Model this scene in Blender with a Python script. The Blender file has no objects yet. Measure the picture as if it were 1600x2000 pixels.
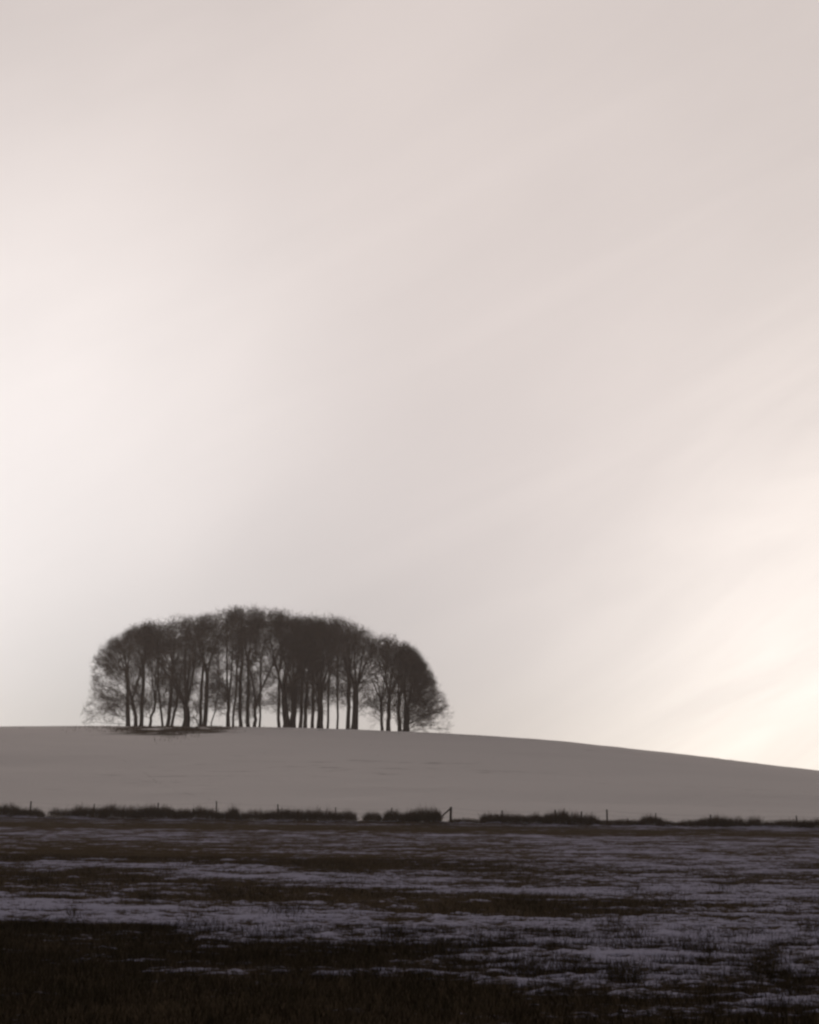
import bpy, math, random
import numpy as np
from math import radians, pi

# ------------------------------------------------------------------ camera, sky, sun, exposure
sc = bpy.context.scene
COL = sc.collection
F = 3200.0                                  # focal length in pixels of a 1600 px wide frame
EYE = 1.6
TILT = math.atan(560 / F)

cam_d = bpy.data.cameras.new('camera')
cam_d.sensor_fit = 'HORIZONTAL'
cam_d.sensor_width = 36.0
cam_d.lens = 36.0 * F / 1600.0
cam_d.clip_start = 0.1
cam_d.clip_end = 5000
cam = bpy.data.objects.new('camera', cam_d)
COL.objects.link(cam)
cam.location = (0, 0, EYE)
cam.rotation_euler = (pi / 2 + TILT, 0, 0)
sc.camera = cam

SUN_AZ = radians(-20)                       # left of the view axis (+Y), behind the hill
SUN_EL = radians(12)

w = bpy.data.worlds.new('World')
sc.world = w
w.use_nodes = True
nt = w.node_tree
nt.nodes.clear()
N = nt.nodes.new
L = nt.links.new


def math_node(op, a, b=None, c=None, clamp=False):
    n = N('ShaderNodeMath')
    n.operation = op
    n.use_clamp = clamp
    for i, v in enumerate((a, b, c)):
        if v is None:
            continue
        if isinstance(v, (int, float)):
            n.inputs[i].default_value = v
        else:
            L(v, n.inputs[i])
    return n.outputs[0]


def direction(az, el):
    az, el = radians(az), radians(el)
    return (math.sin(az) * math.cos(el), math.cos(az) * math.cos(el), math.sin(el))


def lobe(vec, az, el, k, amp):
    d = N('ShaderNodeVectorMath')
    d.operation = 'DOT_PRODUCT'
    L(vec, d.inputs[0])
    d.inputs[1].default_value = direction(az, el)
    x = math_node('SUBTRACT', d.outputs['Value'], 1.0)
    x = math_node('MULTIPLY', x, k)
    x = math_node('EXPONENT', x)
    return math_node('MULTIPLY', x, amp)


tc = N('ShaderNodeTexCoord')
nrm = N('ShaderNodeVectorMath')
nrm.operation = 'NORMALIZE'
L(tc.outputs['Generated'], nrm.inputs[0])
VEC = nrm.outputs[0]

sky = N('ShaderNodeTexSky')
sky.sky_type = 'NISHITA'
sky.sun_disc = False
sky.sun_elevation = SUN_EL
sky.sun_rotation = SUN_AZ
sky.dust_density = 0.0
sky.air_density = 0.6
sky.ozone_density = 1.0
BASE_K = 2.4
bg_sky = N('ShaderNodeBackground')
bg_sky.inputs['Strength'].default_value = 0.010
L(sky.outputs[0], bg_sky.inputs['Color'])

# thin mist veil, brightest towards the hidden sun, thinning out away from it
veil = math_node('SUBTRACT', lobe(VEC, 0, 17, BASE_K, 0.715), lobe(VEC, -4, 2.5, 80.0, 0.16))
veil = math_node('SUBTRACT', veil, lobe(VEC, -11, 0, 220.0, 0.16))
glow = math_node('ADD', lobe(VEC, -17, 10, 60.0, 0.34), lobe(VEC, -8, 15.5, 180.0, 0.07))
right = math_node('ADD', lobe(VEC, 21, 4.5, 50.0, 0.39), lobe(VEC, 13, 1.5, 160.0, 0.30))
# soft slanting streaks in the veil
mp = N('ShaderNodeMapping')
mp.inputs['Scale'].default_value = (2.6, 2.0, 13.0)
mr_ = N('ShaderNodeMapping')
mr_.inputs['Rotation'].default_value = (0, radians(27), 0)
L(VEC, mr_.inputs['Vector'])
L(mr_.outputs[0], mp.inputs['Vector'])
nz = N('ShaderNodeTexNoise')
nz.inputs['Scale'].default_value = 1.0
nz.inputs['Detail'].default_value = 5.0
nz.inputs['Roughness'].default_value = 0.55
nz.inputs['Distortion'].default_value = 1.1
L(mp.outputs[0], nz.inputs['Vector'])
mp2 = N('ShaderNodeMapping')
mp2.inputs['Location'].default_value = (3.1, 0.4, 1.7)
mp2.inputs['Scale'].default_value = (5.0, 3.0, 5.0)
L(VEC, mp2.inputs['Vector'])
nz2 = N('ShaderNodeTexNoise')
nz2.inputs['Scale'].default_value = 1.0
nz2.inputs['Detail'].default_value = 2.0
L(mp2.outputs[0], nz2.inputs['Vector'])
st = math_node('MULTIPLY_ADD', nz.outputs['Fac'], 0.12, 0.94)
st_right = math_node('MULTIPLY_ADD', nz.outputs['Fac'], 1.1, 0.45)
st2 = math_node('MULTIPLY_ADD', nz2.outputs['Fac'], 0.16, 0.92)
stk = math_node('MULTIPLY', st, st2)
shader = bg_sky.outputs[0]
for val, colr in ((veil, (1.0, .875, .81, 1)), (glow, (1.0, .985, .955, 1)), (math_node('MULTIPLY', right, st_right), (1.0, .92, .80, 1))):
    bgv = N('ShaderNodeBackground')
    bgv.inputs['Color'].default_value = colr
    L(math_node('MULTIPLY', val, stk), bgv.inputs['Strength'])
    add = N('ShaderNodeAddShader')
    L(shader, add.inputs[0])
    L(bgv.outputs[0], add.inputs[1])
    shader = add.outputs[0]
wo = N('ShaderNodeOutputWorld')
L(shader, wo.inputs['Surface'])

sun_d = bpy.data.lights.new('sun', 'SUN')
sun_d.energy = 1.1
sun_d.angle = radians(12)
sun_d.color = (1.0, 0.86, 0.77)
sun = bpy.data.objects.new('sun', sun_d)
COL.objects.link(sun)
from mathutils import Vector
sdir = Vector((math.sin(SUN_AZ) * math.cos(SUN_EL), math.cos(SUN_AZ) * math.cos(SUN_EL), math.sin(SUN_EL)))
sun.rotation_euler = sdir.to_track_quat('Z', 'Y').to_euler()

sc.render.engine = 'CYCLES'
sc.view_settings.view_transform = 'Standard'
sc.view_settings.look = 'None'
sc.view_settings.exposure = 0.0
sc.view_settings.gamma = 1.0
sc.view_settings.use_curve_mapping = False
sc.cycles.use_denoising = True
sc.cycles.max_bounces = 6
sc.cycles.volume_bounces = 1
sc.cycles.pixel_filter_type = 'BLACKMAN_HARRIS'
sc.cycles.filter_width = 2.5

rng = np.random.default_rng(7)

# ------------------------------------------------------------------ helpers


def ray(px, py):
    """unit-Y direction of a photograph pixel"""
    x = (np.asarray(px, float) - 800) / F
    y = (1000 - np.asarray(py, float)) / F
    c, s = math.cos(TILT), math.sin(TILT)
    dy = c - y * s
    dz = s + y * c
    return x / dy, dz / dy


def project(X, Y, Z):
    c, s = math.cos(TILT), math.sin(TILT)
    Z = Z - EYE
    fwd = Y * c + Z * s
    up = -Y * s + Z * c
    return 800 + F * X / fwd, 1000 - F * up / fwd


def hash2(ix, iy, seed):
    h = (ix.astype(np.int64) * 374761393 + iy.astype(np.int64) * 668265263 + seed * 974711) & 0x7fffffff
    h = ((h ^ (h >> 13)) * 1274126177) & 0x7fffffff
    h = h ^ (h >> 16)
    return (h & 0xffff) / 65535.0


def vnoise(x, y, seed=0):
    ix, iy = np.floor(x), np.floor(y)
    fx, fy = x - ix, y - iy
    fx = fx * fx * (3 - 2 * fx)
    fy = fy * fy * (3 - 2 * fy)
    a, b = hash2(ix, iy, seed), hash2(ix + 1, iy, seed)
    c, d = hash2(ix, iy + 1, seed), hash2(ix + 1, iy + 1, seed)
    return (a * (1 - fx) + b * fx) * (1 - fy) + (c * (1 - fx) + d * fx) * fy


def fbm(x, y, octv=4, seed=0, gain=0.5):
    s, a, t = 0, 1.0, 0
    for i in range(octv):
        s = s + a * vnoise(x * 2 ** i + 17.3 * i, y * 2 ** i - 9.1 * i, seed + i)
        t += a
        a *= gain
    return s / t


def smooth(a, b, x):
    t = np.clip((x - a) / (b - a), 0, 1)
    return t * t * (3 - 2 * t)


def mesh_from(name, verts, quads=None, tris=None, shade=False):
    me = bpy.data.meshes.new(name)
    verts = np.ascontiguousarray(verts, dtype=np.float32).reshape(-1, 3)
    nq = 0 if quads is None else len(quads)
    ntr = 0 if tris is None else len(tris)
    loops = []
    starts = []
    if nq:
        loops.append(np.asarray(quads, np.int32).ravel())
        starts.append(np.arange(nq, dtype=np.int32) * 4)
    if ntr:
        loops.append(np.asarray(tris, np.int32).ravel())
        starts.append(nq * 4 + np.arange(ntr, dtype=np.int32) * 3)
    loops = np.concatenate(loops)
    starts = np.concatenate(starts)
    me.vertices.add(len(verts))
    me.vertices.foreach_set('co', verts.ravel())
    me.loops.add(len(loops))
    me.loops.foreach_set('vertex_index', loops)
    me.polygons.add(nq + ntr)
    me.polygons.foreach_set('loop_start', starts)
    if shade:
        me.polygons.foreach_set('use_smooth', np.ones(nq + ntr, bool))
    me.update(calc_edges=True)
    return me


def obj(name, me, mat=None, parent=None):
    o = bpy.data.objects.new(name, me)
    COL.objects.link(o)
    if mat is not None and me is not None and not me.materials:
        me.materials.append(mat)
    if parent is not None:
        o.parent = parent
    return o


def thing(name, label, cat, loc, group=None):
    o = bpy.data.objects.new(name, None)
    o.empty_display_size = 0.3
    COL.objects.link(o)
    o.location = loc
    o['label'] = label
    o['category'] = cat
    if group:
        o['group'] = group
    return o


class Geo:
    """collects tubes and ribbons, builds ONE mesh"""
    def __init__(self):
        self.v, self.q, self.t, self.n = [], [], [], 0

    def add(self, v, q=None, t=None):
        v = v.reshape(-1, 3)
        if q is not None:
            self.q.append(q + self.n)
        if t is not None:
            self.t.append(t + self.n)
        self.v.append(v)
        self.n += len(v)

    def tubes(self, P, R, sides):
        n, k, _ = P.shape
        T = np.gradient(P, axis=1)
        T /= np.linalg.norm(T, axis=2, keepdims=True) + 1e-9
        ref = np.zeros((n, 1, 3))
        ref[:, 0, :] = (0.31, 0.77, 0.12)
        A = np.cross(T, ref)
        A /= np.linalg.norm(A, axis=2, keepdims=True) + 1e-9
        B = np.cross(T, A)
        ang = np.arange(sides) * 2 * pi / sides
        V = P[:, :, None, :] + R[:, :, None, None] * (A[:, :, None, :] * np.cos(ang)[None, None, :, None] + B[:, :, None, :] * np.sin(ang)[None, None, :, None])
        i, j, s = np.meshgrid(np.arange(n), np.arange(k - 1), np.arange(sides), indexing='ij')
        a = (i * k + j) * sides + s
        b = (i * k + j) * sides + (s + 1) % sides
        q = np.stack([a, b, b + sides, a + sides], -1).reshape(-1, 4)
        self.add(V, q)

    def ribbons(self, P, W, side=None):
        n, k, _ = P.shape
        if side is None:
            T = P[:, -1] - P[:, 0]
            S = np.cross(T, rng.normal(size=(n, 3)))
            S /= np.linalg.norm(S, axis=1, keepdims=True) + 1e-9
        else:
            S = side
        V = np.stack([P - S[:, None, :] * W[:, :, None] * .5, P + S[:, None, :] * W[:, :, None] * .5], 2)
        i, j = np.meshgrid(np.arange(n), np.arange(k - 1), indexing='ij')
        a = (i * k + j) * 2
        q = np.stack([a, a + 1, a + 3, a + 2], -1).reshape(-1, 4)
        self.add(V, q)

    def spikes(self, P0, P1, W, S):
        n = len(P0)
        V = np.stack([P0 - S * W[:, None] * .5, P0 + S * W[:, None] * .5, P1], 1)
        t = np.arange(n * 3).reshape(n, 3)
        self.add(V, None, t)

    def build(self, name, mat, parent=None, origin=(0, 0, 0), shade=False):
        v = np.concatenate(self.v) - np.asarray(origin)
        q = np.concatenate(self.q) if self.q else None
        t = np.concatenate(self.t) if self.t else None
        return obj(name, mesh_from(name, v, q, t, shade), mat, parent)


# ------------------------------------------------------------------ materials


def principled(name, color, rough=0.9):
    m = bpy.data.materials.new(name)
    m.use_nodes = True
    b = m.node_tree.nodes['Principled BSDF']
    b.inputs['Base Color'].default_value = (*color, 1)
    b.inputs['Roughness'].default_value = rough
    b.inputs['Specular IOR Level'].default_value = 0.0
    return m, m.node_tree, b


def island_mat(name, stops, rough=0.9):
    m, t, b = principled(name, stops[0], rough)
    g = t.nodes.new('ShaderNodeNewGeometry')
    r = t.nodes.new('ShaderNodeValToRGB')
    el = r.color_ramp.elements
    while len(el) < len(stops):
        el.new(0.5)
    for i, c in enumerate(stops):
        el[i].position = i / (len(stops) - 1)
        el[i].color = (*c, 1)
    t.links.new(g.outputs['Random Per Island'], r.inputs[0])
    t.links.new(r.outputs[0], b.inputs['Base Color'])
    return m


def bark_mat(name, c0, c1):
    m, t, b = principled(name, c0)
    co = t.nodes.new('ShaderNodeTexCoord')
    mpn = t.nodes.new('ShaderNodeMapping')
    mpn.inputs['Scale'].default_value = (4, 4, .8)
    n = t.nodes.new('ShaderNodeTexNoise')
    n.inputs['Scale'].default_value = 1.6
    n.inputs['Detail'].default_value = 6
    r = t.nodes.new('ShaderNodeValToRGB')
    r.color_ramp.elements[0].position = .3
    r.color_ramp.elements[1].position = .7
    r.color_ramp.elements[0].color = (*c0, 1)
    r.color_ramp.elements[1].color = (*c1, 1)
    bp = t.nodes.new('ShaderNodeBump')
    bp.inputs['Strength'].default_value = .5
    bp.inputs['Distance'].default_value = .05
    t.links.new(co.outputs['Object'], mpn.inputs[0])
    t.links.new(mpn.outputs[0], n.inputs['Vector'])
    t.links.new(n.outputs['Fac'], r.inputs[0])
    t.links.new(r.outputs[0], b.inputs['Base Color'])
    t.links.new(n.outputs['Fac'], bp.inputs['Height'])
    t.links.new(bp.outputs[0], b.inputs['Normal'])
    return m


BARK = bark_mat('beech_bark', (.036, .028, .020), (.070, .056, .042))
BOUGH = bark_mat('bough_bark', (.032, .024, .017), (.058, .045, .033))
TWIG = island_mat('twig_bark', [(.040, .025, .013), (.072, .048, .025)])
SCRUB = island_mat('scrub_stems', [(.10, .066, .034), (.16, .11, .058), (.088, .066, .034)])
GRASS = island_mat('dead_grass', [(.020, .015, .008), (.040, .030, .015), (.10, .072, .038), (.026, .021, .010)])
STRAW = island_mat('pale_stubble', [(.060, .045, .026), (.10, .075, .043), (.16, .12, .070), (.075, .058, .032)])
POSTM = bark_mat('weathered_post', (.045, .035, .026), (.10, .08, .06))
WIRE, _, _b = principled('galvanised_wire', (.18, .18, .18), .5)
_b.inputs['Metallic'].default_value = .6


def snow_ground(name, snow_col, snow_col2, earth, earth2, far):
    """snow lying over dead grass; the vertex attribute 'snow' holds how much lies where"""
    m, t, b = principled(name, snow_col, .8)
    nd, lk = t.nodes.new, t.links.new
    co = nd('ShaderNodeTexCoord')
    at = nd('ShaderNodeAttribute')
    at.attribute_name = 'snow'
    mpn = nd('ShaderNodeMapping')
    mpn.inputs['Scale'].default_value = (.35, 1, 1) if far else (.7, 1, 1)
    lk(co.outputs['Object'], mpn.inputs[0])
    n = nd('ShaderNodeTexNoise')
    n.inputs['Scale'].default_value = .9 if far else 13.0
    n.inputs['Detail'].default_value = 6
    n.inputs['Roughness'].default_value = .65
    lk(mpn.outputs[0], n.inputs['Vector'])
    s1 = nd('ShaderNodeMath'); s1.operation = 'MULTIPLY_ADD'
    lk(n.outputs['Fac'], s1.inputs[0]); s1.inputs[1].default_value = .9 if far else 1.5; s1.inputs[2].default_value = -.45 if far else -.75
    s2 = nd('ShaderNodeMath'); s2.operation = 'ADD'
    lk(at.outputs['Fac'], s2.inputs[0]); lk(s1.outputs[0], s2.inputs[1])
    mr = nd('ShaderNodeMapRange'); mr.interpolation_type = 'SMOOTHSTEP'
    mr.inputs['From Min'].default_value = .34; mr.inputs['From Max'].default_value = .72
    lk(s2.outputs[0], mr.inputs['Value'])
    n2 = nd('ShaderNodeTexNoise')
    n2.inputs['Scale'].default_value = .12 if far else .8
    n2.inputs['Detail'].default_value = 5
    lk(mpn.outputs[0], n2.inputs['Vector'])
    c1 = nd('ShaderNodeMix'); c1.data_type = 'RGBA'
    lk(n2.outputs['Fac'], c1.inputs['Factor'])
    c1.inputs['A'].default_value = (*snow_col, 1); c1.inputs['B'].default_value = (*snow_col2, 1)
    c2 = nd('ShaderNodeMix'); c2.data_type = 'RGBA'
    n3 = nd('ShaderNodeTexNoise'); n3.inputs['Scale'].default_value = 6; n3.inputs['Detail'].default_value = 4
    lk(co.outputs['Object'], n3.inputs['Vector'])
    lk(n3.outputs['Fac'], c2.inputs['Factor'])
    c2.inputs['A'].default_value = (*earth, 1); c2.inputs['B'].default_value = (*earth2, 1)
    c3 = nd('ShaderNodeMix'); c3.data_type = 'RGBA'
    lk(mr.outputs[0], c3.inputs['Factor'])
    lk(c2.outputs['Result'], c3.inputs['A']); lk(c1.outputs['Result'], c3.inputs['B'])
    lk(c3.outputs['Result'], b.inputs['Base Color'])
    bp = nd('ShaderNodeBump'); bp.inputs['Strength'].default_value = .5
    bp.inputs['Distance'].default_value = .15 if far else .04
    lk(n.outputs['Fac'], bp.inputs['Height'])
    lk(bp.outputs[0], b.inputs['Normal'])
    return m


EARTH, EARTH2 = (.050, .037, .023), (.105, .077, .048)
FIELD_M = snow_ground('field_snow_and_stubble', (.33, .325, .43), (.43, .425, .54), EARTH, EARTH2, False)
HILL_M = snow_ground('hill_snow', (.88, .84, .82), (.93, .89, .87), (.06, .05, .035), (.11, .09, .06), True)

# ------------------------------------------------------------------ terrain
YC = 276.0
crest_px = np.array([-2600, -900, -300, 0, 250, 500, 600, 700, 820, 900, 1040, 1230, 1390, 1600, 1900, 2600, 4000])
crest_py = np.array([1436, 1424, 1419, 1419, 1418.5, 1420, 1422, 1425, 1430, 1434, 1443, 1462, 1480, 1505, 1535, 1575, 1600])


def fence_y(X):
    return 110 - .10 * X


def toe(t):
    t = np.clip(t, 0, None)
    a = np.sin(np.clip(t, 0, 1) * pi / 2)
    a = a * (1 - .25 * (1 - np.clip(t, 0, 1)) ** 3)
    return np.where(t > 1, 1 - .16 * (t - 1) ** 2 / (1 + .6 * (t - 1)), a)


_ty = np.linspace(120, 400, 600)
_KMAX = None


def crest_z(X):
    rx, rz = ray(crest_px, crest_py)
    kx = rx * YC
    t = (_ty - 114) / (YC - 114)
    out = []
    for a, b, x in zip(rz, rx, kx):
        tilt = -.008 * x
        # height so that the silhouette of the slope reaches the wanted elevation
        lo, hi = -5.0, 40.0
        for _ in range(40):
            mid = (lo + hi) / 2
            e = np.max((tilt + mid * toe(t) - EYE) / _ty)
            if e > a:
                hi = mid
            else:
                lo = mid
        out.append(max(hi, 0.5))
    return kx, np.array(out)


_kx, _kz = crest_z(0)
_xs = np.linspace(_kx[0], _kx[-1], 400)
_zs = np.interp(_xs, _kx, _kz)
_ker = np.exp(-.5 * (np.arange(-12, 13) / 1.3) ** 2)
_ker /= _ker.sum()
_zsm = np.convolve(np.pad(_zs, 12, mode='edge'), _ker, 'valid')


def height(X, Y):
    X = np.asarray(X, float)
    Y = np.asarray(Y, float)
    yf = fence_y(X) + 4
    t = (Y - yf) / (YC - yf)
    z = -.012 * np.clip(X, -120, 120) - .08 * smooth(20, 100, Y) + np.interp(X, _xs, _zsm) * toe(t)
    z = z + .10 * (fbm(X * .05, Y * .05, 3, 11) - .5) * smooth(5, 30, Y)
    z = z + (.30 * (fbm(X * .045 + 4, Y * .07, 3, 13) - .5) + .10 * (fbm(X * .22, Y * .3, 3, 14) - .5)) * smooth(0, .12, t)
    d = Y - fence_y(X)
    z = z + .30 * np.exp(-((d + .6) / 1.7) ** 2) * (fbm(X * 1.1, Y * .9, 3, 5) + .1)
    return z


# nudge the crest so that its skyline lies where the photograph shows it
_rx, _rz = ray(crest_px, crest_py)
_yy = np.linspace(140, 330, 500)
for _ in range(6):
    _e = np.array([np.max((height(a_ * _yy, _yy) - EYE) / _yy) for a_ in _rx])
    _kz = np.maximum(_kz + (_rz - _e) * YC, .5)
    _zsm = np.convolve(np.pad(np.interp(_xs, _kx, _kz), 12, mode='edge'), _ker, 'valid')


def ground_hit(px, py, y0=6.0, y1=285.0):
    rx, rz = ray(px, py)
    rx, rz = np.atleast_1d(rx), np.atleast_1d(rz)
    ys = np.geomspace(y0, y1, 360 if y0 < 150 else 200)
    zz = height(rx[:, None] * ys[None], np.broadcast_to(ys, (len(rx), len(ys))))
    below = (EYE + rz[:, None] * ys[None]) < zz
    i = np.where(below.any(1), below.argmax(1), len(ys) - 1)
    Y = ys[i]
    X = rx * Y
    return X, Y, height(X, Y)


# how much snow lies where on the field (rows: py, cols: px of the photograph's ground points)
CP = np.array([-400, 0, 200, 400, 600, 800, 1000, 1200, 1400, 1600, 2000], float)
CR = [
    (1596, [.6] * 11),
    (1605, [.62] * 11),
    (1608.5, [.55] * 11),
    (1611, [.28] * 11),
    (1618, [.12, .12, .14, .2, .16, .2, .15, .16, .2, .2, .2]),
    (1625, [.75, .78, .70, .65, .70, .62, .60, .55, .55, .58, .5]),
    (1640, [.65, .70, .60, .62, .55, .60, .58, .55, .56, .56, .5]),
    (1652, [.40, .45, .40, .50, .45, .55, .58, .58, .54, .54, .5]),
    (1664, [.12, .16, .18, .30, .52, .55, .50, .55, .55, .56, .5]),
    (1677, [.18, .15, .14, .20, .25, .28, .55, .58, .56, .58, .5]),
    (1688, [.80, .95, .85, .65, .25, .15, .50, .55, .50, .50, .5]),
    (1705, [.10, .12, .45, .95, .90, .60, .42, .52, .55, .55, .5]),
    (1721, [.05, .05, .10, .15, .65, .85, .70, .62, .60, .65, .6]),
    (1736, [.30, .30, .45, .35, .12, .55, .75, .80, .70, .72, .6]),
    (1750, [.60, .65, .45, .35, .20, .10, .20, .35, .45, .55, .6]),
    (1769, [.80, .85, .82, .62, .50, .25, .18, .25, .30, .42, .6]),
    (1785, [.75, .80, .95, .90, .75, .85, .60, .62, .70, .62, .6]),
    (1800, [.30, .35, .65, .90, .90, .82, .58, .65, .75, .72, .6]),
    (1815, [.08, .08, .12, .65, .75, .75, .65, .72, .78, .75, .6]),
    (1830, [.04, .04, .05, .12, .55, .60, .75, .78, .78, .75, .6]),
    (1845, [.03, .03, .08, .05, .10, .20, .65, .78, .76, .72, .6]),
    (1862, [.02, .02, .08, .25, .30, .20, .42, .68, .74, .75, .6]),
    (1875, [.02, .02, .10, .08, .40, .62, .48, .66, .76, .78, .6]),
    (1890, [.02, .02, .05, .03, .08, .20, .48, .45, .66, .76, .6]),
    (1910, [.02, .02, .03, .02, .03, .08, .30, .40, .42, .52, .5]),
    (1926, [.02, .02, .02, .02, .02, .03, .12, .32, .60, .65, .5]),
    (1946, [.02, .02, .02, .02, .02, .02, .15, .30, .14, .42, .3]),
    (1962, [.02] * 10 + [.1]),
    (2040, [.02] * 11),
]
CRY = np.array([r[0] for r in CR], float)
CRV = np.array([r[1] for r in CR], float)


def coverage(X, Y):
    Yc = np.clip(Y, 8, None)
    px = 800 + F * X / Yc
    py = 1560 + F * EYE / Yc
    amp = np.clip((py - 1600) * .16, 0, 26)
    py = py + 7 * (fbm(X * .16 + 5, Y * .3, 3, 53) - .5) * smooth(45, 80, Y) * smooth(112, 104, Y + .1 * X)
    py = py + amp * (fbm(X * .9 + 3, Y * 1.2, 3, 51) - .5) * 2 + amp * .6 * (fbm(X * .25 + 9, Y * .4, 2, 57) - .5)
    j = np.clip(np.searchsorted(CRY, py) - 1, 0, len(CRY) - 2)
    f = np.clip((py - CRY[j]) / (CRY[j + 1] - CRY[j]), 0, 1)
    px = np.clip(px, CP[0], CP[-1] - 1)
    i = np.clip(np.searchsorted(CP, px, side='right') - 1, 0, len(CP) - 2)
    g = np.clip((px - CP[i]) / (CP[i + 1] - CP[i]), 0, 1)
    c = (CRV[j, i] * (1 - g) + CRV[j, i + 1] * g) * (1 - f) + (CRV[j + 1, i] * (1 - g) + CRV[j + 1, i + 1] * g) * f
    return c


def snow_mask(X, Y):
    c = coverage(X, Y)
    sc_ = np.clip(14.0 / np.clip(Y, 10, None), .16, 1.2)     # the drifts in view get broader further out
    n = fbm(X * .55, Y * 1.3, 5, 21, .6) * .6 + fbm(X * 1.9, Y * 3.6, 4, 31, .6) * .4
    fine = fbm(X * 5.0, Y * 8.0, 3, 37, .65) * np.clip(1.4 - Y / 60, 0, 1) + .5 * (1 - np.clip(1.4 - Y / 60, 0, 1))
    c = c * (.74 + .17 * smooth(-.06, .16, X / np.clip(Y, 8, None)))
    return np.clip(.5 + (c - .5) * .9 + (n - .5) * 1.5 + (fine - .5) * .9, 0, 1)


# field: fine near, coarser with distance
nr, ncl = 400, 560
py_rows = np.concatenate([np.linspace(2060, 1606, nr)])
yr = F * EYE / (py_rows - 1560)
yr = np.concatenate([[-70, -30, -5, 3, 6.5], yr[yr < 96], np.linspace(96.6, 109, 40)])
u = np.linspace(-1, 1, ncl)
u = np.sign(u) * np.abs(u) ** 1.25
YY, UU = np.meshgrid(yr, u, indexing='ij')
half = .36 * np.abs(YY) + 6
half = np.where(YY < 8, 10, half)
XX = UU * half
yy_frac = np.clip((YY - 80) / (109 - 80), 0, 1)
YF = YY + yy_frac * (fence_y(XX) - 109)          # last rows follow the fence line
SM = snow_mask(XX, YF)
ZZ = height(XX, YF) + .035 * smooth(.3, .8, SM) + .02 * (fbm(XX * 3, YF * 3, 3, 77) - .5)
fv = np.stack([XX, YF, ZZ], -1)
R_, C_ = XX.shape
i, j = np.meshgrid(np.arange(R_ - 1), np.arange(C_ - 1), indexing='ij')
a = i * C_ + j
fq = np.stack([a, a + 1, a + C_ + 1, a + C_], -1).reshape(-1, 4)
fm = mesh_from('field', fv, fq, None, True)
at = fm.attributes.new('snow', 'FLOAT', 'POINT')
at.data.foreach_set('value', SM.astype(np.float32).ravel())
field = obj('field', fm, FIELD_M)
field['kind'] = 'structure'
edge_lastX, edge_lastY = XX[-1], YF[-1]

# outer ground, wide, a little below so that it never meets the field's sheet
gx = np.linspace(-330, 330, 90)
gy = np.concatenate([np.linspace(-80, 108, 50)])
GX, GY = np.meshgrid(gx, gy, indexing='xy')
GYF = GY + np.clip((GY - 60) / 48, 0, 1) * (np.clip(fence_y(GX), 80, 140) - 108)
GZ = height(GX, GYF) - .12
gm = mesh_from('ground', np.stack([GX, GYF, GZ], -1), (lambda R, C: np.stack([
    (np.arange(R - 1)[:, None] * C + np.arange(C - 1)).ravel(),
    (np.arange(R - 1)[:, None] * C + np.arange(C - 1) + 1).ravel(),
    (np.arange(R - 1)[:, None] * C + np.arange(C - 1) + C + 1).ravel(),
    (np.arange(R - 1)[:, None] * C + np.arange(C - 1) + C).ravel()], -1))(*GX.shape), None, True)
at = gm.attributes.new('snow', 'FLOAT', 'POINT')
at.data.foreach_set('value', np.clip(.15 + .6 * fbm(GX * .2, GYF * .4, 4, 3), 0, 1).astype(np.float32).ravel())
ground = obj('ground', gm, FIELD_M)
ground['kind'] = 'structure'

# hill
hx = np.concatenate([np.linspace(-330, -95, 30)[:-1], np.linspace(-95, 95, 200), np.linspace(95, 330, 40)[1:]])
ht = np.concatenate([np.linspace(0, .12, 30)[:-1], np.linspace(.12, 1.15, 150)[:-1], np.linspace(1.15, 3.2, 40)])
HX, HT = np.meshgrid(hx, ht, indexing='xy')
y0 = np.clip(fence_y(HX), 84, 136)
HY = y0 + HT * (YC - y0)
HZ = height(HX, HY) + .02 * (fbm(HX * .5, HY * .8, 3, 71) - .5)
d0 = HY - y0
hs = .82 + .36 * (fbm(HX * .05, HY * .5, 4, 41) - .5) + .25 * (fbm(HX * .02, HY * .05, 3, 49) - .5) + .12 * (fbm(HX * .3, HY * .9, 3, 43) - .5)
hs = hs - .45 * np.exp(-(d0 / 2.2) ** 2) * fbm(HX * .8, HY * .8, 3, 44)
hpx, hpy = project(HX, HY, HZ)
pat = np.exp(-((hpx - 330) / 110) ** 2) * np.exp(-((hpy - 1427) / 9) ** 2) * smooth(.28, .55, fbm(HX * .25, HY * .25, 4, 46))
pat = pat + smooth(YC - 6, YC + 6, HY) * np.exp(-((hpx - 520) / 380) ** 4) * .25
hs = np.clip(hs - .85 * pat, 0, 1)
R_, C_ = HX.shape
i, j = np.meshgrid(np.arange(R_ - 1), np.arange(C_ - 1), indexing='ij')
a = i * C_ + j
hm = mesh_from('hill', np.stack([HX, HY, HZ], -1), np.stack([a, a + 1, a + C_ + 1, a + C_], -1).reshape(-1, 4), None, True)
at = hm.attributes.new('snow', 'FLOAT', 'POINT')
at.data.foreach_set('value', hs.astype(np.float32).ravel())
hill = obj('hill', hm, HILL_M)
hill['kind'] = 'structure'

# ------------------------------------------------------------------ the clump of beeches
top_px = np.array([174, 180, 186, 192, 202, 215, 240, 262, 300, 350, 400, 430, 455, 500, 550, 590, 640, 660, 690, 720, 760, 790, 820, 845, 862, 878, 892, 905])
top_py = np.array([1425, 1385, 1325, 1300, 1280, 1263, 1243, 1228, 1216, 1208, 1203, 1196, 1188, 1187, 1195, 1203, 1205, 1202, 1212, 1236, 1244, 1256, 1282, 1318, 1348, 1385, 1412, 1428])
YT = 288.0
_trx, _trz = ray(top_px, top_py)
TOPX = _trx * YT
TOPZ = EYE + _trz * YT


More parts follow.
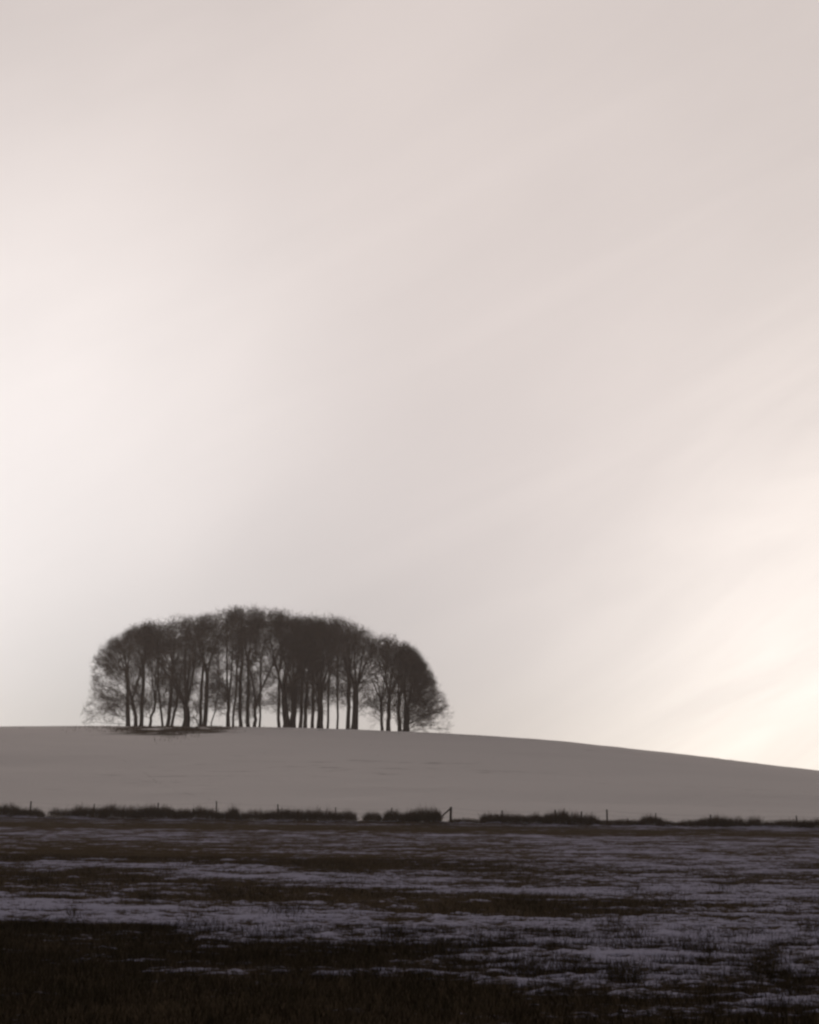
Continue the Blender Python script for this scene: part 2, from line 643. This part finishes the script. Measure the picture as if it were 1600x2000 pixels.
def inside(P, slack):
    zt = np.interp(P[:, 0], TOPX, TOPZ)
    dep = np.clip(1 - (np.abs(P[:, 1] - YT) / 24) ** 2 * .5, .3, 1)
    base = 12.0
    return (P[:, 2] < base + (zt - base) * dep + slack) & (P[:, 0] > TOPX[0]) & (P[:, 0] < TOPX[-1])


def grow(P, Rr, nchild, t0, t1, ang, length, up, segs, wig, rfac, tip, r, bias=None, clip=.5, lenpow=.5, drop=True):
    """children of the polylines P (n,k,3): returns (m,segs+1,3) and radii"""
    n, k, _ = P.shape
    m = n * nchild
    pi_ = np.repeat(np.arange(n), nchild)
    tt = (np.tile(np.arange(nchild), n) + r.random(m)) / nchild
    tt = t0 + (t1 - t0) * tt
    x = tt * (k - 1)
    k0 = np.clip(x.astype(int), 0, k - 2)
    f = (x - k0)[:, None]
    A, B = P[pi_, k0], P[pi_, k0 + 1]
    pos = A + (B - A) * f
    T = B - A
    T /= np.linalg.norm(T, axis=1, keepdims=True) + 1e-9
    rr = Rr[pi_, k0] * (1 - f[:, 0]) + Rr[pi_, k0 + 1] * f[:, 0]
    Q = r.normal(size=(m, 3))
    if bias is not None:
        Q = Q + np.asarray(bias)
    Q -= T * (Q * T).sum(1, keepdims=True)
    Q /= np.linalg.norm(Q, axis=1, keepdims=True) + 1e-9
    aa = np.radians(r.uniform(ang[0], ang[1], m))[:, None]
    D = T * np.cos(aa) + Q * np.sin(aa)
    Ln = r.uniform(length[0], length[1], m) * (1.0 - lenpow * tt)
    pts = [pos]
    d = D
    for s in range(segs):
        d = d + np.array([0, 0, up]) + r.normal(size=(m, 3)) * wig
        d = d / (np.linalg.norm(d, axis=1, keepdims=True) + 1e-9)
        pts.append(pts[-1] + d * (Ln / segs)[:, None])
    C = np.stack(pts, 1)
    if clip:
        slack = r.normal(size=m) * clip
        for _ in range(4):
            bad = ~inside(C[:, -1], slack)
            if not bad.any():
                break
            C[bad] = C[bad][:, :1] + (C[bad] - C[bad][:, :1]) * .78
        if drop:
            ok = inside(C[:, -1], slack)
            C, rr = C[ok], rr[ok]
    gz = height(C[:, -1, 0], C[:, -1, 1]) + .12
    low = C[:, -1, 2] < gz
    if low.any():
        lift = (gz[low] - C[low, -1, 2])[:, None] * np.linspace(0, 1, segs + 1)[None] ** 2
        C[low, :, 2] += lift
    r0 = np.minimum(rr * rfac[1], np.maximum(rr * rfac[0], tip * 1.3))
    R = r0[:, None] * (1 - np.linspace(0, 1, segs + 1)[None]) + tip * np.linspace(0, 1, segs + 1)[None]
    return C, R


TREES = [
    # px, dy, diameter, leaders, fork, lean, edge, label
    (249, 4, .66, 3, .50, -.4, -1, 'leftmost beech of the hilltop clump, its low boughs sweeping left to the snow'),
    (266, 5, .60, 2, .30, -.5, 0, 'beech leaning slightly left from the swollen base next to the leftmost trunk'),
    (275, 5, .62, 3, .55, .1, 0, 'straight beech on the right side of the swollen base shared by two trunks'),
    (291, 3, .42, 3, .25, .9, 0, 'small crooked beech leaning right between the swollen base and three close stems'),
    (319, 6, .36, 2, .40, -.9, 0, 'slim outer left stem of three stems rising close together, leaning left'),
    (326, 7, .60, 3, .50, 0, 0, 'middle and thickest of three stems rising close together in the left half'),
    (333, 6, .45, 2, .35, .7, 0, 'outer right stem of three stems rising close together, leaning right'),
    (364, 4, 1.15, 5, .22, -.2, 0, 'stout beech fanning low into upright limbs, the thickest trunk of the left half'),
    (391, 9, .50, 2, .60, 0, 0, 'thinner left trunk of the straight pair right of the stout fanning beech'),
    (400, 8, .72, 3, .50, .1, 0, 'thicker right trunk of the straight pair right of the stout fanning beech'),
    (408, 7, .20, 2, .35, 1.8, 0, 'thin whippy beech leaning right into the bright gap'),
    (445, 5, .64, 2, .24, 0, 0, 'beech forking into a Y just right of the widest bright gap on the left'),
    (453, 8, .36, 2, .50, .5, 0, 'slender trunk close behind the Y forked beech right of the bright gap'),
    (471, 9, .58, 3, .55, 0, 0, 'straight beech standing alone midway between the Y forked beech and the wavy trunk'),
    (484, 6, .62, 3, .40, .2, 0, 'beech with a slightly wavy trunk left of the forked pair near the clump middle'),
    (497, 7, .56, 2, .22, 0, 0, 'beech forking low into two stems just left of the dense dark middle'),
    (506, 12, .34, 3, .60, .3, 0, 'thin straight trunk right beside the low forked beech left of the dense middle'),
    (546, 10, .50, 4, .50, -.2, 0, 'first trunk at the left side of the dense dark middle'),
    (559, 4, 1.10, 4, .30, -.1, 0, 'massive dark beech at the left of the dense middle, tallest crown above it'),
    (571, 6, 1.00, 4, .35, .4, 0, 'massive dark beech touching the right of the thickest central trunk'),
    (585, 12, .60, 3, .45, 0, 0, 'medium trunk just right of the two massive touching trunks'),
    (597, 8, .62, 3, .40, .1, 0, 'medium beech second to the right of the two massive touching trunks'),
    (611, 14, .56, 3, .45, -.1, 0, 'darker medium trunk left of the wide trunk right of centre'),
    (625, 5, 1.00, 4, .35, .1, 0, 'wide trunked beech right of centre with limbs fanning upward'),
    (640, 16, .40, 2, .55, 0, 0, 'slender beech just right of the wide trunk right of centre'),
    (659, 18, .36, 2, .70, 0, 0, 'lone pole straight slender beech between the wide trunk and the thick pair'),
    (680, 7, .66, 3, .50, 0, 0, 'thinner left trunk of the thick pair before the low gap on the right'),
    (691, 4, 1.05, 4, .40, .1, 0, 'thicker right trunk of the pair bordering the low gap on the right'),
    (748, 8, .50, 4, .35, -.3, 0, 'thin beech bordering the right side of the low gap, left of its neighbour'),
    (758, 6, .70, 4, .40, .2, 0, 'medium beech right of the low gap, between a thin trunk and the end pair'),
    (781, 7, .66, 3, .40, -.1, .6, 'left trunk of the end pair at the right side of the clump'),
    (793, 4, 1.05, 5, .32, .3, 1, 'rightmost beech of the clump, its fine drooping boughs spreading right to the snow'),
]


REACH = {453: 1.25, 506: 1.9, 546: 1.75, 691: 1.7, 748: 1.7, 758: 1.3, 680: 1.2, 408: 1.3, 445: 1.2, 249: 1.15, 793: 1.15}


def make_tree(idx, px, dy, dia, nlead, fork, lean, edge, label):
    reach = REACH.get(px, 1.0) * 1.22
    dia = dia * 1.14
    r = np.random.default_rng(1000 + idx * 13)
    Y = YC + dy
    rx, rz = ray(px, 1420)
    X = float(rx * Y)
    Z = float(height(X, Y)) - .08
    zt = float(np.interp(X, TOPX, TOPZ)) - .3
    H = zt - Z
    origin = np.array([X, Y, Z])
    root = thing('beech_tree', label, 'tree', origin, 'bare beeches in the hilltop clump')
    # trunk
    hf = fork * H
    kt = 9
    s = np.linspace(0, 1, kt)
    wob = np.cumsum(r.normal(size=(kt, 2)) * .05, 0)
    wob -= wob[0]
    P = np.zeros((1, kt, 3))
    P[0, :, 0] = X + lean * s + wob[:, 0] * 1.5
    P[0, :, 1] = Y + wob[:, 1] * 1.5
    P[0, :, 2] = Z + s * hf
    R0 = dia / 2
    R = (R0 * (1.0 - .22 * s) + R0 * .75 * np.exp(-s * hf / .55))[None]
    g = Geo()
    g.tubes(P, R, 10)
    # leaders
    LP, LR = [], []
    for q in range(nlead):
        a0 = 2 * pi * (q + r.random() * .6) / nlead
        spread = radians(r.uniform(6, 17) + (8 if nlead > 3 else 0))
        d = np.array([math.cos(a0) * math.sin(spread), math.sin(a0) * math.sin(spread) * .8, math.cos(spread)])
        if edge:
            d[0] += .16 * edge
        Ln = (H - hf) * r.uniform(.78, .95)
        kk = 9
        pts = [P[0, -1] - np.array([0, 0, .25])]
        for t_ in range(kk):
            d = d + r.normal(size=3) * .06 + np.array([0, 0, .03])
            d /= np.linalg.norm(d)
            pts.append(pts[-1] + d * Ln / kk)
        pts = np.array(pts)
        for _ in range(8):
            if inside(pts[-1:], np.array([-.4]))[0]:
                break
            pts = pts[0] + (pts - pts[0]) * .92
        LP.append(pts)
        rl = R0 * .72 / math.sqrt(nlead) * 1.25
        LR.append(np.linspace(rl, .035, kk + 1) ** 1.0)
    LP, LR = np.array(LP), np.array(LR)
    g.build('trunk', BARK, root, origin, True)
    small = dia < .45
    # boughs off the leaders and off the upper trunk
    B1, R1 = grow(LP, LR, (7 if small else 9) + (4 if abs(edge) == 1 else 0), .02, .95, (34, 70), (3.4 * reach, 6.4 * reach), .05, 6, .10, (.30, .55), .016, r, lenpow=.22, bias=(edge * .9, 0, 0) if edge else None)
    nb = 6 if small else 10
    low0 = .42 if edge == 0 else .12
    B2, R2 = grow(P, R, nb + (24 if abs(edge) == 1 else (6 if edge else 0)), low0, .98, (45, 80), (2.6, 5.2) if not edge else (6.0, 10.5), .04 if not edge else -.005, 6, .10, (.10, .20), .016, r,
                  bias=(edge * 1.6, 0, .1) if edge else None, lenpow=.25)
    R2 = np.minimum(R2, .085)
    allB = np.concatenate([B1, B2])
    allR = np.concatenate([R1, R2])
    NS = 8
    S2, Q2 = grow(LP, LR, 9, .35, 1.0, (20, 60), (1.6, 3.0), .06, 4, .12, (.25, .5), .010, r)
    S1, Q1 = grow(allB, allR, NS, .15, 1.0, (25, 58), (1.5, 3.2), .04, 4, .14, (.4, .65), .009, r, lenpow=.5, clip=.7, drop=False)
    # each limb and each bough is a mesh of its own, boughs with their side branches
    for q in range(len(LP)):
        gg = Geo(); gg.tubes(LP[q:q + 1], LR[q:q + 1], 8)
        gg.build('limb', BARK, root, origin, True)
    for q in range(len(allB)):
        gg = Geo()
        gg.tubes(allB[q:q + 1], allR[q:q + 1], 5)
        gg.tubes(S1[q * NS:q * NS + NS], Q1[q * NS:q * NS + NS], 3)
        gg.build('bough', BOUGH, root, origin, True)
    S1 = np.concatenate([S1, S2]); Q1 = np.concatenate([Q1, Q2])
    # twigs
    g = Geo()
    g.tubes(S2, Q2, 3)
    T1, U1 = grow(S1, Q1, 8, .10, 1.0, (22, 58), (.8, 1.8), .04, 3, .15, (.4, .7), .006, r, lenpow=.4, clip=1.0)
    g.ribbons(T1, U1 * 2.1)
    T2, U2 = grow(T1, U1, 7, .1, 1.0, (18, 50), (.5, 1.25), .06, 1, .12, (.6, .9), .004, r, lenpow=.3, clip=1.25)
    n2 = len(T2)
    Sd = np.cross(T2[:, 1] - T2[:, 0], r.normal(size=(n2, 3)))
    Sd /= np.linalg.norm(Sd, axis=1, keepdims=True) + 1e-9
    g.spikes(T2[:, 0], T2[:, 1], np.full(n2, .018), Sd)
    g.build('crown', TWIG, root, origin)['kind'] = 'stuff'
    return root


for i_, tr in enumerate(TREES):
    make_tree(i_, *tr)

# ------------------------------------------------------------------ fence
FENCE = thing('wire_fence', 'old wire fence with weathered posts standing in the scrub below the hill', 'fence', (0, float(fence_y(0)), float(height(0, fence_y(0)))))
fo = np.array(FENCE.location)


def fence_pos(px, off=0.0):
    rx = (px - 800) / F
    # follow the sight line to the fence line
    c, s = math.cos(TILT), math.sin(TILT)
    kx, _ = ray(px, 1605)
    Y = 110 / (1 + .10 * kx) + off
    X = float(kx * Y)
    return X, float(Y), float(height(X, Y))


POSTS = [(-62, 1566), (58, 1565), (183, 1570), (307, 1568), (423, 1565), (544, 1571), (654, 1577), (764, 1578), (880, 1576), (982, 1583),
         (1086, 1582), (1135, 1585), (1186, 1581), (1280, 1588), (1387, 1591), (1557, 1593), (1668, 1596)]
prng = random.Random(5)
tops = []
for k_, (px, pyt) in enumerate(POSTS):
    X, Y, Z = fence_pos(px)
    rz = ray(px, pyt)[1]
    ztop = EYE + float(rz) * Y
    rad = .085 if px == 880 else prng.uniform(.035, .055)
    lx, ly = (prng.uniform(-.06, .06), prng.uniform(-.06, .06)) if px != 880 else (.04, 0)
    P = np.array([[[X, Y, Z - .3], [X + lx * .5, Y + ly * .5, (Z + ztop) / 2], [X + lx, Y + ly, ztop], [X + lx, Y + ly, ztop + .001]]])
    R = np.array([[rad, rad * .97, rad * .93, .001]])
    g = Geo(); g.tubes(P, R, 7)
    o = g.build('post', POSTM, FENCE, fo)
    if px == 880:
        o['label'] = 'thick straining post held by a slanting strut'
        S0 = np.array([X - .03, Y, ztop - .14]); Xs, Ys, Zs = fence_pos(858)
        S1_ = np.array([Xs, Ys, EYE + float(ray(858, 1599)[1]) * Ys])
        g = Geo(); g.tubes(np.array([[S0, (S0 + S1_) / 2, S1_]]), np.array([[.05, .05, .05]]), 6)
        g.build('strut', POSTM, FENCE, fo)
    tops.append((X + lx, Y + ly, Z, ztop))
for hfr in (.93, .62, .33):
    pts = []
    for k_ in range(len(tops) - 1):
        a_, b_ = np.array(tops[k_]), np.array(tops[k_ + 1])
        for t_ in (0, .25, .5, .75):
            q = a_ * (1 - t_) + b_ * t_
            za = q[2] + (q[3] - q[2]) * hfr - .06 * 4 * t_ * (1 - t_)
            pts.append((q[0], q[1] - .05, za))
    pts = np.array(pts)[None]
    g = Geo(); g.tubes(pts, np.full(pts.shape[:2], .004), 3)
    g.build('wire', WIRE, FENCE, fo)

# ------------------------------------------------------------------ scrub along the fence
# x0, x1, top y, density, label
SHRUBS = [
    (-10, 34, 1571, 1.0, 'tallest tuft of brown scrub at the far left end of the fence row'),
    (30, 82, 1579, 1.1, 'low scrub around the leftmost fence post, ending at a snowy gap'),
    (100, 148, 1580, .7, 'pale thin scrub clump starting right of the first snowy gap'),
    (146, 204, 1574, 1.1, 'dark scrub around the second fence post from the left'),
    (202, 262, 1574, 1.1, 'scrub mound with a rounded top between second and third posts'),
    (266, 344, 1575, 1.4, 'wide square topped scrub thicket around the third fence post from the left'),
    (350, 364, 1577, .8, 'narrow scrub tuft left of the fourth fence post'),
    (362, 424, 1576, 1.2, 'dense scrub clump ending at the tall fourth fence post'),
    (424, 446, 1586, .8, 'low sagging scrub just right of the tall fourth fence post'),
    (445, 466, 1576, 1.3, 'narrow upright block of scrub right of the tall fourth fence post'),
    (472, 522, 1582, .9, 'rounded loose scrub mound left of the fifth fence post'),
    (525, 584, 1579, 1.3, 'dark flat topped scrub around the fifth fence post'),
    (582, 630, 1581, 1.2, 'scrub running right from the fifth fence post, uneven top'),
    (634, 664, 1583, 1.1, 'scrub clump hugging the sixth fence post from the left'),
    (662, 694, 1585, .9, 'scrub sloping down right of the sixth fence post to a gap'),
    (712, 742, 1584, 1.0, 'small lone scrub bush between two gaps near the middle'),
    (751, 800, 1582, 1.3, 'dark scrub left half of the long thicket before the braced post'),
    (798, 858, 1581, 1.5, 'densest rounded scrub thicket just left of the braced post'),
    (884, 942, 1599, .7, 'low patchy scrub right of the braced post'),
    (942, 986, 1587, 1.3, 'square scrub block first right of the low patchy stretch'),
    (988, 1062, 1590, 1.2, 'long even scrub run between the square block and the dark hump'),
    (1062, 1110, 1584, 1.5, 'dark humped scrub, the tallest in the right half of the row'),
    (1112, 1166, 1590, 1.1, 'scrub right of the dark hump around a thin post'),
    (1164, 1252, 1600, 1.0, 'long low scrub sinking to the right beyond the tall thin post'),
    (1250, 1290, 1594, 1.1, 'scrub clump around the post left of a low dip on the right'),
    (1288, 1330, 1604, .9, 'lowest scrub in the dip of the right half'),
    (1330, 1372, 1601, .9, 'low scrub rising right out of the dip'),
    (1368, 1450, 1597, 1.4, 'broad dark scrub thicket in the right quarter of the row'),
    (1459, 1486, 1597, 1.0, 'narrow scrub bush right of the broad dark thicket'),
    (1488, 1516, 1604, .7, 'thin low scrub left of the rightmost stretch'),
    (1517, 1574, 1600, 1.0, 'scrub around the last post near the right edge'),
    (1570, 1608, 1599, 1.0, 'scrub bush cut by the right edge of the photograph'),
]


def make_shrub(k, x0, x1, pyt, dens, label):
    r = np.random.default_rng(500 + k)
    cxp = (x0 + x1) / 2
    X, Y, Z = fence_pos(cxp, -.25)
    wid = (x1 - x0) / F * Y * 1.14
    Ht = max((EYE + float(ray(cxp, pyt)[1]) * Y - Z) * 1.12, .32)
    root = thing('scrub_bush', label, 'bush', (X, Y, Z), 'brown scrub along the fence')
    o = np.array([X, Y, Z])
    # woody stems
    ns = int(14 + wid * 8)
    bx = X + r.uniform(-.5, .5, ns) * wid * .9
    by = Y + r.normal(size=ns) * .25
    P = np.zeros((ns, 5, 3))
    hz = Ht * r.uniform(.55, 1.0, ns)
    lx, ly = r.normal(size=ns) * .16, r.normal(size=ns) * .16
    for t_ in range(5):
        f = t_ / 4
        P[:, t_, 0] = bx + lx * f + r.normal(size=ns) * .02
        P[:, t_, 1] = by + ly * f + r.normal(size=ns) * .02
        P[:, t_, 2] = height(bx, by) - .05 + hz * f * (1 - .1 * f)
    R = np.linspace(.014, .004, 5)[None].repeat(ns, 0)
    g = Geo(); g.tubes(P, R, 3)
    g.build('stems', SCRUB, root, o)['kind'] = 'stuff'
    # fine tangled shoots filling the mound
    n = int((wid * 620 + 200) * dens)
    bx = X + (r.random(n) - .5) * wid
    by = Y + r.normal(size=n) * .45
    e = np.clip(1 - (np.abs(bx - X) / (wid * .53)) ** 9, .3, 1)
    lump = .42 + .85 * fbm(bx * 2.3 + k * 7, by * 1.7, 4, 61, .6)
    gz = height(bx, by)
    top = Ht * e * lump * np.where(r.random(n) < .08, r.uniform(1.0, 1.35, n), r.uniform(.5, 1.05, n))
    z0 = gz + top * r.uniform(-.1, .6, n)
    d = r.normal(size=(n, 2)) * .13
    P = np.zeros((n, 3, 3))
    P[:, 0] = np.stack([bx, by, z0], 1)
    P[:, 2] = np.stack([bx + d[:, 0], by + d[:, 1], gz + top], 1)
    P[:, 1] = (P[:, 0] + P[:, 2]) / 2 + r.normal(size=(n, 3)) * .03
    W = np.array([.011, .010, .003])[None] * r.uniform(.7, 1.6, n)[:, None]
    g = Geo(); g.ribbons(P, W)
    g.build('shoots', SCRUB, root, o)['kind'] = 'stuff'


for k_, s_ in enumerate(SHRUBS):
    make_shrub(k_, *s_)

# ------------------------------------------------------------------ grass


def blades(X, Y, hgt, wid, spread, two=True):
    n = len(X)
    Z = height(X, Y) - .01
    az = rng.uniform(0, 2 * pi, n)
    S = np.stack([np.cos(az), np.sin(az), np.zeros(n)], 1)
    lean = rng.normal(size=(n, 2)) * spread * hgt[:, None]
    P0 = np.stack([X, Y, Z], 1)
    P2 = P0 + np.stack([lean[:, 0], lean[:, 1], hgt], 1)
    return P0, P2, S


def scatter(n, y0, y1, half_k=.31, pad=1.0):
    # uniform over the ground between two distances
    Y = np.sqrt(rng.uniform(y0 ** 2, y1 ** 2, n))
    X = rng.uniform(-1, 1, n) * (Y * half_k + pad)
    return X, Y


def grass_object(name, sets, label, near):
    g = Geo()
    for (n, y0, y1, h0, h1, wd, spread, keep_snow) in sets:
        X, Y = scatter(n, y0, y1)
        s = snow_mask(X, Y)
        clump = fbm(X * 1.1, Y * 1.6, 4, 91, .6)
        keep = rng.random(n) < np.clip(1.25 * smooth(.62, .34, s) * smooth(.2, .55, clump + .12) + keep_snow * smooth(.5, .62, clump), 0, 1)
        X, Y, s, clump = X[keep], Y[keep], s[keep], clump[keep]
        h = rng.uniform(h0, h1, len(X)) * (.45 + 1.1 * clump)
        P0, P2, S = blades(X, Y, h, wd, spread)
        W = wd * rng.uniform(.6, 1.5, len(X))
        if near:
            mid = (P0 + P2) / 2 + rng.normal(size=P0.shape) * .012
            g.ribbons(np.stack([P0, mid, P2], 1), np.stack([W, W * .8, W * .12], 1), S)
        else:
            g.spikes(P0, P2, W, S)
    o = g.build(name, GRASS if near else STRAW)
    o['kind'] = 'stuff'
    o['label'] = label
    o['category'] = 'grass'
    return o


grass_object('grass', [(160000, 9.0, 21.0, .035, .115, .0042, .32, .34)], 'dead brown grass and stubble covering the near field', True)
grass_object('stubble', [(140000, 21.0, 45.0, .03, .10, .008, .28, .13), (90000, 45.0, 98.0, .02, .055, .016, .25, .06), (26000, 98.0, 110.0, .04, .12, .016, .25, .02)], 'stubble poking through thin snow towards the fence', False)

# taller tussocks and weeds standing in the field snow
g = Geo()
TUS = [(1225, 1776, 120, 1.0), (1150, 1782, 90, 1.0), (1240, 1745, 10, 1.2), (1060, 1766, 60, .9), (1015, 1766, 20, 1.0), (1300, 1775, 60, .9), (1412, 1740, 10, 1.4),
       (1520, 1780, 60, .8), (1590, 1820, 14, 1.5), (1205, 1812, 16, 1.2), (1240, 1832, 20, 1.2), (1370, 1860, 30, 1.0), (1510, 1880, 14, 1.4), (1215, 1915, 16, 1.5),
       (1490, 1905, 14, 1.0), (950, 1850, 22, 1.3), (545, 1785, 30, 1.0), (565, 1785, 24, 1.2), (770, 1835, 26, 1.2), (140, 1792, 8, 1.2), (290, 1755, 10, 1.2), (70, 1722, 16, 1.2),
       (520, 1742, 40, 1.0), (420, 1740, 30, 1.0), (690, 1715, 60, .8), (640, 1720, 40, .7), (1540, 1940, 12, 1.3), (1040, 1900, 20, 1.2), (1100, 1890, 24, 1.0), (880, 1860, 20, 1.2), (380, 1800, 14, .8)]
for (px, py, sx, hs_) in TUS:
    sx = sx * 1.6 + 8
    n = int(50 + sx * 4)
    qx = px + rng.normal(size=n) * sx * .5
    qy = py + rng.normal(size=n) * (4 + sx * .07)
    X, Y, Z = ground_hit(qx, qy, 6, 100)
    hh = rng.uniform(.03, .13, n) * hs_
    P0, P2, S = blades(X, Y, hh, .006, .3)
    mid = (P0 + P2) / 2 + rng.normal(size=P0.shape) * .015
    W = rng.uniform(.004, .010, n)
    g.ribbons(np.stack([P0, mid, P2], 1), np.stack([W, W * .8, W * .1], 1), S)
o = g.build('tussocks', STRAW)
o['kind'] = 'stuff'
o['label'] = 'taller tussocks and weeds standing in the field snow'
o['category'] = 'grass'

# rough grass on the hilltop below the left trees, and thin tufts over the hill
g = Geo()
n = 9000
qx = np.concatenate([rng.normal(345, 62, n), rng.normal(300, 70, 1500)])
qy = np.concatenate([1419 + np.abs(rng.normal(0, 9.5, n)) * np.exp(-((qx[:n] - 325) / 110) ** 2) + 1, 1419 + rng.random(1500) * 12])
keep = fbm(qx * .03, qy * .25, 4, 15) > .44
X, Y, Z = ground_hit(qx[keep], qy[keep], 180, 285)
P0, P2, S = blades(X, Y, rng.uniform(.10, .38, len(X)), .03, .3)
g.spikes(P0, P2, rng.uniform(.02, .06, len(X)), S)
o = g.build('rough_grass', SCRUB)
o['kind'] = 'stuff'; o['label'] = 'rough brown grass on the hilltop under the left trees'; o['category'] = 'grass'

g = Geo()
n = 16000
X = rng.uniform(-80, 80, n); Y = rng.uniform(116, 276, n)
keep = rng.random(n) < smooth(.48, .75, fbm(X * .06, Y * .7, 4, 19)) * .8 + .03
X, Y = X[keep], Y[keep]
P0, P2, S = blades(X, Y, rng.uniform(.03, .10, len(X)), .03, .4)
g.spikes(P0, P2, rng.uniform(.01, .03, len(X)), S)
qx = rng.uniform(-100, 1700, 5000)
qy = np.interp(qx, crest_px, crest_py) + 1 + rng.random(5000) ** 2 * 5
keep = fbm(qx * .02, qx * 0, 3, 29) > .45
Xc, Yc_, Zc = ground_hit(qx[keep], qy[keep], 220, 290)
P0, P2, S = blades(Xc, Yc_, rng.uniform(.05, .22, len(Xc)), .03, .4)
g.spikes(P0, P2, rng.uniform(.01, .03, len(Xc)), S)
# line of tracks across the slope
tp = np.array([(238, 1484), (252, 1493), (285, 1512), (300, 1522), (302, 1527), (320, 1533), (345, 1546), (385, 1556), (425, 1566)], float)
tt = np.sort(rng.uniform(0, len(tp) - 1, 170))
qx = np.interp(tt, np.arange(len(tp)), tp[:, 0]) + rng.normal(size=170) * 1.0
qy = np.interp(tt, np.arange(len(tp)), tp[:, 1]) + rng.normal(size=170) * .6
X, Y, Z = ground_hit(qx, qy, 100, 285)
P0, P2, S = blades(X, Y, rng.uniform(.02, .06, len(X)), .03, .4)
g.spikes(P0, P2, rng.uniform(.02, .05, len(X)), S)
o = g.build('hill_tufts', GRASS)
o['kind'] = 'stuff'; o['label'] = 'thin grass tips and a line of tracks showing through the hill snow'; o['category'] = 'grass'

# fallen bough propped beside the stout beech
fx, fy_, fz = ground_hit(np.array([376.0, 388.0]), np.array([1417.5, 1417.5]), 200, 284)
Yb = 279.0
p = lambda px, py: np.array([float(ray(px, py)[0]) * Yb, Yb, EYE + float(ray(px, py)[1]) * Yb])
fb = thing('fallen_bough', 'broken bough leaning beside the stout fanning beech', 'branch', p(384, 1421))
org = np.array(fb.location)
g = Geo(); g.tubes(np.array([[p(371, 1402), p(377, 1400.5), p(384, 1406), p(389, 1421)]]), np.array([[.05, .08, .10, .12]]), 6)
g.build('main_stem', BOUGH, fb, org)
g = Geo(); g.tubes(np.array([[p(376, 1401), p(378.5, 1397), p(380, 1395)]]), np.array([[.05, .04, .015]]), 5)
g.build('side_branch', BOUGH, fb, org)

# ------------------------------------------------------------------ haze
hb = [(-345, -90, -14), (345, -90, -14), (345, 640, -14), (-345, 640, -14)]
zmin = min(float(np.min(HZ)), float(np.min(GZ)), float(np.min(ZZ))) - 1.0
ztop = float(TOPZ.max()) + 1.5
hv = np.array([(x, y, zmin) for x, y, _ in hb] + [(x, y, ztop) for x, y, _ in hb])
print('haze z', zmin, ztop, 'hill y', HY.min(), HY.max())
hqd = np.array([(3, 2, 1, 0), (4, 5, 6, 7), (0, 1, 5, 4), (1, 2, 6, 5), (2, 3, 7, 6), (3, 0, 4, 7)])
HM = bpy.data.materials.new('haze')
HM.use_nodes = True
t = HM.node_tree
t.nodes.clear()
pv = t.nodes.new('ShaderNodeVolumePrincipled')
pv.inputs['Color'].default_value = (.97, .88, .83, 1)
pv.inputs['Density'].default_value = .00027
pv.inputs['Anisotropy'].default_value = .4
mo = t.nodes.new('ShaderNodeOutputMaterial')
t.links.new(pv.outputs[0], mo.inputs['Volume'])
hz_o = obj('haze', mesh_from('haze', hv, hqd), HM)
hz_o['kind'] = 'stuff'
hz_o['label'] = 'pale morning mist over field and hill'
hz_o['category'] = 'haze'
tot = 0
for m_ in bpy.data.meshes:
    tot += sum(1 for _ in ()) + len(m_.loops) - 2 * len(m_.polygons)
print('triangles', tot)
